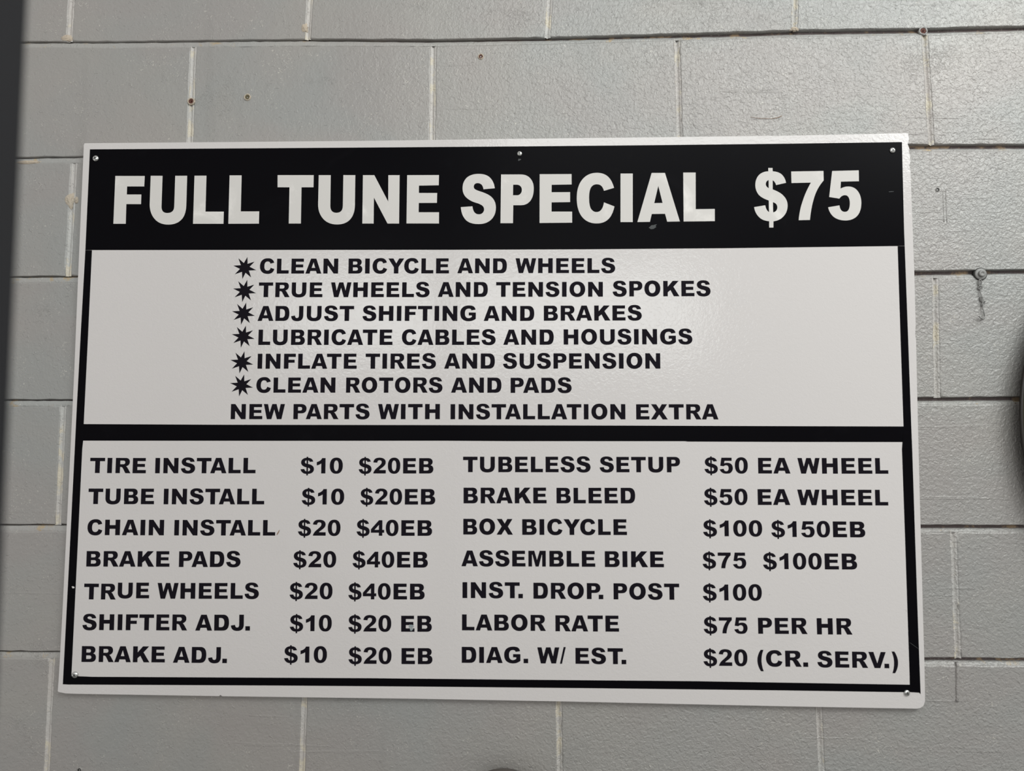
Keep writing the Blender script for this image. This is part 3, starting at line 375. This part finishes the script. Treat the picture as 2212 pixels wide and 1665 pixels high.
# raised paint ridge running on below the joint at the right
x0, z0 = MISC['ridge'][0]; x1, z1 = MISC['ridge'][1]
V, F = tube([(lerp(x0, x1, t / 12) / 1000, 0.0002, lerp(z0, z1, t / 12) / 1000) for t in range(13)], [0.0024 + rnd(0.0006) for _ in range(13)], 8)
mesh('paint_ridge', V, F, M_PAINT, wall, smooth=True)
for off in (0, 4.5):
    x0, z0 = MISC['crackr'][0]; x1, z1 = MISC['crackr'][1]
    V, F = tube([((lerp(x0, x1, t / 8) + off) / 1000, 0, lerp(z0, z1, t / 8) / 1000) for t in range(9)], [0.0009 + rnd(0.0002) for _ in range(9)], 6)
    mesh('paint_ridge', V, F, M_PAINT, wall, smooth=True)

# ------------------------------------------------------------ filled and open screw holes in the wall
PL = [('small reddish brown plugged hole in the joint, upper left of the sign', M_RUST),
      ('small olive plugged hole in the block above the left of the sign', M_OLIVE),
      ('tiny dark red hole above the middle of the sign', M_RUST),
      ('brown rusty plug in the top joint at the upper right', M_RUST),
      ('small painted-over ring hole right of the sign top', M_PAINT),
      ('small black hole at the very bottom left', M_DARK)]
for (x, z, r, c), (lab, m) in zip(PLUGS, PL):
    x, z, r = x / 1000, z / 1000, r / 1000
    e = tag(empty('wall_plug', (x, 0, z)), lab, 'wall plug', 'small plugged and open holes in the wall')
    V, F = lathe([(r * 1.45, 0.0012), (r * 1.35, -0.0009), (r * 1.1, -0.0016), (r * 0.95, -0.0010), (r * 0.85, 0.0006)], (x, z), 18)
    V = [(a + rnd(r * 0.09), b + rnd(0.0001), c2 + rnd(r * 0.09)) for a, b, c2 in V]
    mesh('rim', V, F[:-2], M_LUMP if c in (0, 1) else M_PAINT, e, smooth=True, loc=(x, 0, z))
    V, F = lathe([(r * 0.95, 0.0006), (r * 0.9, -0.0008), (r * 0.5, -0.0006), (r * 0.2, 0.0006)], (x, z), 14)
    mesh('plug', V, F, M_DARK if c in (3,) else m, e, smooth=True, loc=(x, 0, z))

# ------------------------------------------------------------ the sign
YB, YF = -0.0005, -0.009
SX = sum(p[0] for p in BOARD) / len(BOARD) / 1000; SZ = 1.62
sign = empty('price_sign', (SX, 0, SZ))
tag(sign, 'large white wall sign with black border listing tune-up prices, screwed to the block wall', 'sign')

def poly_part(name, loops, y0, y1, mat, bevel=0.0, parent=sign):
    """flat shape cut from sheet: loops in mm on the x-z plane (even-odd), y0 front, y1 back"""
    cu = bpy.data.curves.new('tmp', 'CURVE'); cu.dimensions = '2D'; cu.fill_mode = 'BOTH'
    cu.extrude = abs(y1 - y0) / 2
    for L in loops:
        sp = cu.splines.new('POLY'); sp.points.add(len(L) - 1); sp.use_cyclic_u = True
        for p, (x, z) in zip(sp.points, L): p.co = (x / 1000, z / 1000, 0, 1)
    ob = bpy.data.objects.new('tmp', cu); COL.objects.link(ob)
    dg = bpy.context.evaluated_depsgraph_get()
    me = bpy.data.meshes.new_from_object(ob.evaluated_get(dg))
    bpy.data.objects.remove(ob); bpy.data.curves.remove(cu)
    ym = (y0 + y1) / 2
    xs = [v.co.x for v in me.vertices]; zs = [v.co.y for v in me.vertices]
    c = Vector(((min(xs) + max(xs)) / 2, ym, (min(zs) + max(zs)) / 2))
    for v in me.vertices: v.co = Vector((v.co.x, ym - v.co.z, v.co.y)) - c
    me.materials.clear(); me.materials.append(mat); me.name = name
    o = bpy.data.objects.new(name, me); COL.objects.link(o)
    o.parent = parent; o.location = c - parent.location
    if bevel:
        b = o.modifiers.new('edge', 'BEVEL'); b.width = bevel; b.segments = 2; b.limit_method = 'ANGLE'; b.angle_limit = math.radians(60)
    return o

poly_part('board', [BOARD], YF, YB, M_BOARD)
T = 0.00018
for nm, L in BLACK:
    poly_part(nm, [L], YF - T, YF + 0.0001, M_BLACK)

def sample(pts):
    """TrueType-like outline: (x,y,off) with off = quadratic control point"""
    out = []; n = len(pts)
    for i in range(n):
        x, y, o = pts[i]
        if not o: out.append((x, y))
        else:
            a = pts[i - 1]; b = pts[(i + 1) % n]
            for t in (1 / 7, 2 / 7, 3 / 7, 4 / 7, 5 / 7, 6 / 7):
                out.append(((1 - t) ** 2 * a[0] + 2 * t * (1 - t) * x + t * t * b[0], (1 - t) ** 2 * a[1] + 2 * t * (1 - t) * y + t * t * b[1]))
    return out
def parse(g):
    loops = []
    for c in g.split('|'):
        if c[0] == '@':
            cx, cy, rx, ry, e = map(float, c[1:].split(','))
            L = []
            for k in range(44):
                t = 2 * math.pi * k / 44; a, b = math.cos(t), math.sin(t)
                L.append((cx + rx * math.copysign(abs(a) ** (2 / e), a), cy + ry * math.copysign(abs(b) ** (2 / e), b)))
            loops.append(L)
        else:
            P = [(float(s.strip('~').split(',')[0]), float(s.split(',')[1]), s[0] == '~') for s in c.split()]
            loops.append(sample(P))
    return loops
GL = {k: parse(v) for k, v in GLYPH.items()}
GW = {k: (min(x for x, y in v[0]), max(x for x, y in v[0])) for k, v in GL.items()}
def layout(t):
    x = 0; out = []
    for i, ch in enumerate(t):
        if i:
            p = t[i - 1]
            x += SIDE[p][1] + TRACK + SIDE[ch][0] + KERN.get(p + ch, 0)
        out.append((ch, x - GW[ch][0])); x += GW[ch][1] - GW[ch][0]
    return out, x
LET = 'black lettering reading %s'
for label, words in LINES:
    loops = []
    for t, xl, xr, bl, br, h in words:
        lay, wd = layout(t)
        k = (xr - xl) / wd
        sl = (br - bl) / (xr - xl)
        for ch, ox in lay:
            for L in GL[ch]:
                loops.append([(xl + (ox + x) * k - (y * h / 100) * sl, bl + (ox + x) * k * sl + y * h / 100) for x, y in L])
    o = poly_part('lettering', loops, YF - T, YF + 0.0001, M_LETTER)
    o['label'] = LET % label
for label, letters in TITLE:
    loops = [sample(c) for g in letters for c in g]
    o = poly_part('lettering', loops, YF - 2 * T, YF - T + 0.00005, M_WHITE)
    o['label'] = 'large white lettering reading %s' % label
for L in STARS:
    o = poly_part('star_bullet', [[(x, z) for x, z, _ in L]], YF - T, YF + 0.0001, M_LETTER)

# scuffs on the sign face
def blot(name, x, z, rx, rz, ang, mat, n=16, j=0.3, y=None):
    L = []
    for k in range(n):
        t = 2 * math.pi * k / n; s = 1 + rnd(j)
        a, b = rx * s * math.cos(t), rz * s * math.sin(t)
        L.append((x + a * math.cos(ang) - b * math.sin(ang), z + a * math.sin(ang) + b * math.cos(ang)))
    return poly_part(name, [L], YF - 3 * T, YF - T * 0.5, mat)
mk = MISC['mark']
blot('scuff', *mk[1], 6.5, 3.2, 0.35, M_DSMUDGE)['label'] = 'faint grey smudge under the heading'
blot('scuff', mk[2][0], mk[2][1], 4.2, 2.4, 0.1, M_SMUDGE)
blot('scuff', mk[2][0] + 0.5, mk[2][1] - 5, 2.5, 2.0, 0.1, M_SMUDGE)
blot('scuff', *mk[3], 2.2, 1.6, -0.3, M_BOARD)
blot('scuff', *mk[4], 0.7, 4.4, -0.5, M_BROWN, j=0.12)['label'] = 'short brown scratch'
blot('scuff', *mk[5], 4.2, 0.5, 0.06, M_DSMUDGE)
blot('scuff', *mk[6], 8.5, 0.28, -0.62, M_DSMUDGE, j=0.1)
blot('scuff', *mk[7], 2.4, 1.6, 0.5, M_DSMUDGE)

for x, z, r in SCREWS:
    x, z, r = x / 1000, z / 1000, r / 1000
    yf = YF - T
    V, F = lathe([(r, yf + 0.0002), (r, yf - r * 0.14), (r * 0.93, yf - r * 0.34), (r * 0.72, yf - r * 0.52), (r * 0.4, yf - r * 0.62), (r * 0.1, yf - r * 0.64)], (x, z), 24)
    s = mesh('screw', V, F, M_STEEL, sign, smooth=True, loc=(x, yf, z))
    a = random.uniform(0, 1.5)
    VV, FF = [], []
    for q in (a, a + math.pi / 2):
        c_, s_ = math.cos(q), math.sin(q); l, wd = r * 0.55, r * 0.11
        b0 = len(VV)
        for y in (yf - r * 0.40, yf - r * 0.66):
            for u, v in ((-l, -wd), (l, -wd), (l, wd), (-l, wd)):
                VV.append((x + u * c_ - v * s_, y, z + u * s_ + v * c_))
        for f in ((0, 1, 2, 3), (7, 6, 5, 4), (0, 4, 5, 1), (1, 5, 6, 2), (2, 6, 7, 3), (3, 7, 4, 0)):
            FF.append(tuple(b0 + i for i in f))
    rc = mesh('cross_recess', VV, FF, M_DARK)
    for v in rc.data.vertices: v.co -= Vector((x, yf, z))
    rc.parent = s

# ------------------------------------------------------------ wall hook with a bit of chain
hxy = HOOK[0]; x, z = hxy[0] / 1000, hxy[1] / 1000
hook = tag(empty('wall_hook', (x, 0, z)), 'grey painted anchor bolt with a short twisted chain, right of the sign', 'wall hook')
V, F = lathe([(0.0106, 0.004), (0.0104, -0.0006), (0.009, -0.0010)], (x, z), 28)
mesh('shadow_ring', V, F, M_DARK, hook, smooth=True, loc=(x, 0, z))  # dark disc added as the shadow ring around the washer
V, F = lathe([(0.0092, 0.003), (0.0092, -0.0016), (0.0086, -0.0024), (0.0062, -0.0028)], (x, z), 28)
mesh('washer', V, F, M_HOOK, hook, smooth=True, loc=(x, 0, z))
V, F = lathe([(0.0052, -0.0024), (0.0052, -0.0052), (0.0044, -0.0064), (0.0026, -0.0066), (0.0022, -0.0058), (0.0004, -0.0058)], (x, z), 20)
mesh('bolt_head', V, F, M_HOOK, hook, smooth=True, loc=(x, 0, z))
def link_ring(cx, cz, a, b, ang, y=-0.002, r=0.0009):
    P = []
    for k in range(17):
        t = 2 * math.pi * k / 16; u, v = a * math.cos(t), b * math.sin(t)
        P.append((cx + u * math.cos(ang) - v * math.sin(ang), y - 0.0012 * math.sin(t + ang), cz + u * math.sin(ang) + v * math.cos(ang)))
    V, F = tube(P, r, 7)
    mesh('chain_link', V, F[:-2], M_HOOK, hook, smooth=True, loc=(cx, y, cz))
for dx, dz, a, b, an in ((-.0022, -.0145, .0022, .0052, 0.1), (-.0025, -.0222, .0028, .003, 0.6), (-.001, -.0405, .0018, .0042, 0.2), (.0012, -.0475, .0016, .0042, -0.5)):
    link_ring(x + dx, z + dz, a, b, an)
P = [(x - .002, -.002, z - .0245), (x - .0026, -.0028, z - .030), (x - .0012, -.0025, z - .0355), (x - .0005, -.002, z - .042), (x + .0006, -.0022, z - .050), (x - .0004, -.003, z - .0560), (x + .0012, -.003, z - .0615), (x + .0018, -.003, z - .068)]
V, F = tube(P, 0.0009, 7); mesh('wire', V, F, M_HOOK, hook, smooth=True)
P = [(x + .0022, -.003, z - .068), (x + .0005, -.0038, z - .0715), (x - .0025, -.0042, z - .0722), (x - .0055, -.0042, z - .0705), (x - .0075, -.0038, z - .0675)]
V, F = tube(P, [0.0011, 0.0013, 0.0014, 0.0013, 0.001], 8); mesh('hook_end', V, F, M_HOOK, hook, smooth=True)
for o in hook.children:
    if o.name.startswith(('wire', 'hook_end')): o.location = -hook.location

# ------------------------------------------------------------ thin hair-like twig stuck on the wall, upper right
P = [(a / 1000, -0.0012, b / 1000) for a, b in MISC['hair']]
V, F = tube(P, [0.0002, 0.0003, 0.0003, 0.0004, 0.0003], 6)
t = mesh('twig', V, F, M_BROWN, None, smooth=True)
tag(t, 'thin curved brown fibre stuck to the wall above the sign, right side', 'fibre')

# ------------------------------------------------------------ round disc with black rim at the right edge
cx, cz, R = DISC
V, F = lathe([(R - 0.09, -0.0015), (R - 0.03, -0.02), (R, -0.026), (R - 0.0012, -0.028), (R - 0.0035, -0.030), (R - 0.0048, -0.028), (R - 0.0052, -0.02)], (cx, cz), 128)
d = empty('round_disc', (cx, 0, cz))
tag(d, 'round greenish beige disc with thin black rim, cut off by the right edge', 'disc')
mesh('rim', V, F[:-2], M_RIM, d, smooth=True, loc=(cx, 0, cz))
V, F = lathe([(R - 0.0045, -0.0253), (R - 0.03, -0.0285), (R * 0.6, -0.04), (R * 0.2, -0.046), (0.004, -0.047)], (cx, cz), 96)
mesh('face', V, F, M_DISC, d, smooth=True, loc=(cx, 0, cz))

# ------------------------------------------------------------ dark round cap at the bottom edge
cx, cz, R = CAPP
V, F = lathe([(R * 0.6, -0.0015), (R * 0.8, -0.02), (R, -0.048), (R * 0.96, -0.06), (R * 0.8, -0.068), (R * 0.4, -0.074), (0.003, -0.075)], (cx, cz), 48)
o = mesh('dark_dome', V, F, M_CAP, None, smooth=True, loc=(cx, 0, cz))
tag(o, 'dark grey rounded dome on the wall, only its top showing below the sign', 'dome')

# ------------------------------------------------------------ dark post close to the camera at the left
px0 = px1 = POST[0] * 0.318 / 0.3 + 0.0042
e = tag(empty('post', ((px0 + px1) / 2 - 0.03, -0.893, 0)), 'dark out-of-focus upright post at the left edge of the view', 'post')
def prism(name, xa, xb, z0, z1, y0, y1, lean, mat):
    V = []
    r = 0.003
    for z in (z0, z1):
        s = lean * (z - 1.6)
        for ax, ay in ((xa + r, y0), (xb - r, y0), (xb, y0 + r), (xb, y1 - r), (xb - r, y1), (xa + r, y1), (xa, y1 - r), (xa, y0 + r)):
            V.append((ax + s, ay, z))
    F = [tuple((i, (i + 1) % 8, 8 + (i + 1) % 8, 8 + i)) for i in range(8)] + [tuple(range(8))[::-1], tuple(range(8, 16))]
    o = mesh(name, V, F, mat, None); o.parent = e; o.location = -e.location; return o
prism('upright', px0 - 0.06, px0, 0.012, 3.02, -0.93, -0.875, POSTLEAN, M_POST)
prism('base_plate', px0 - 0.12, px0 + 0.06, 0.0, 0.012, -0.99, -0.815, 0, M_POST)
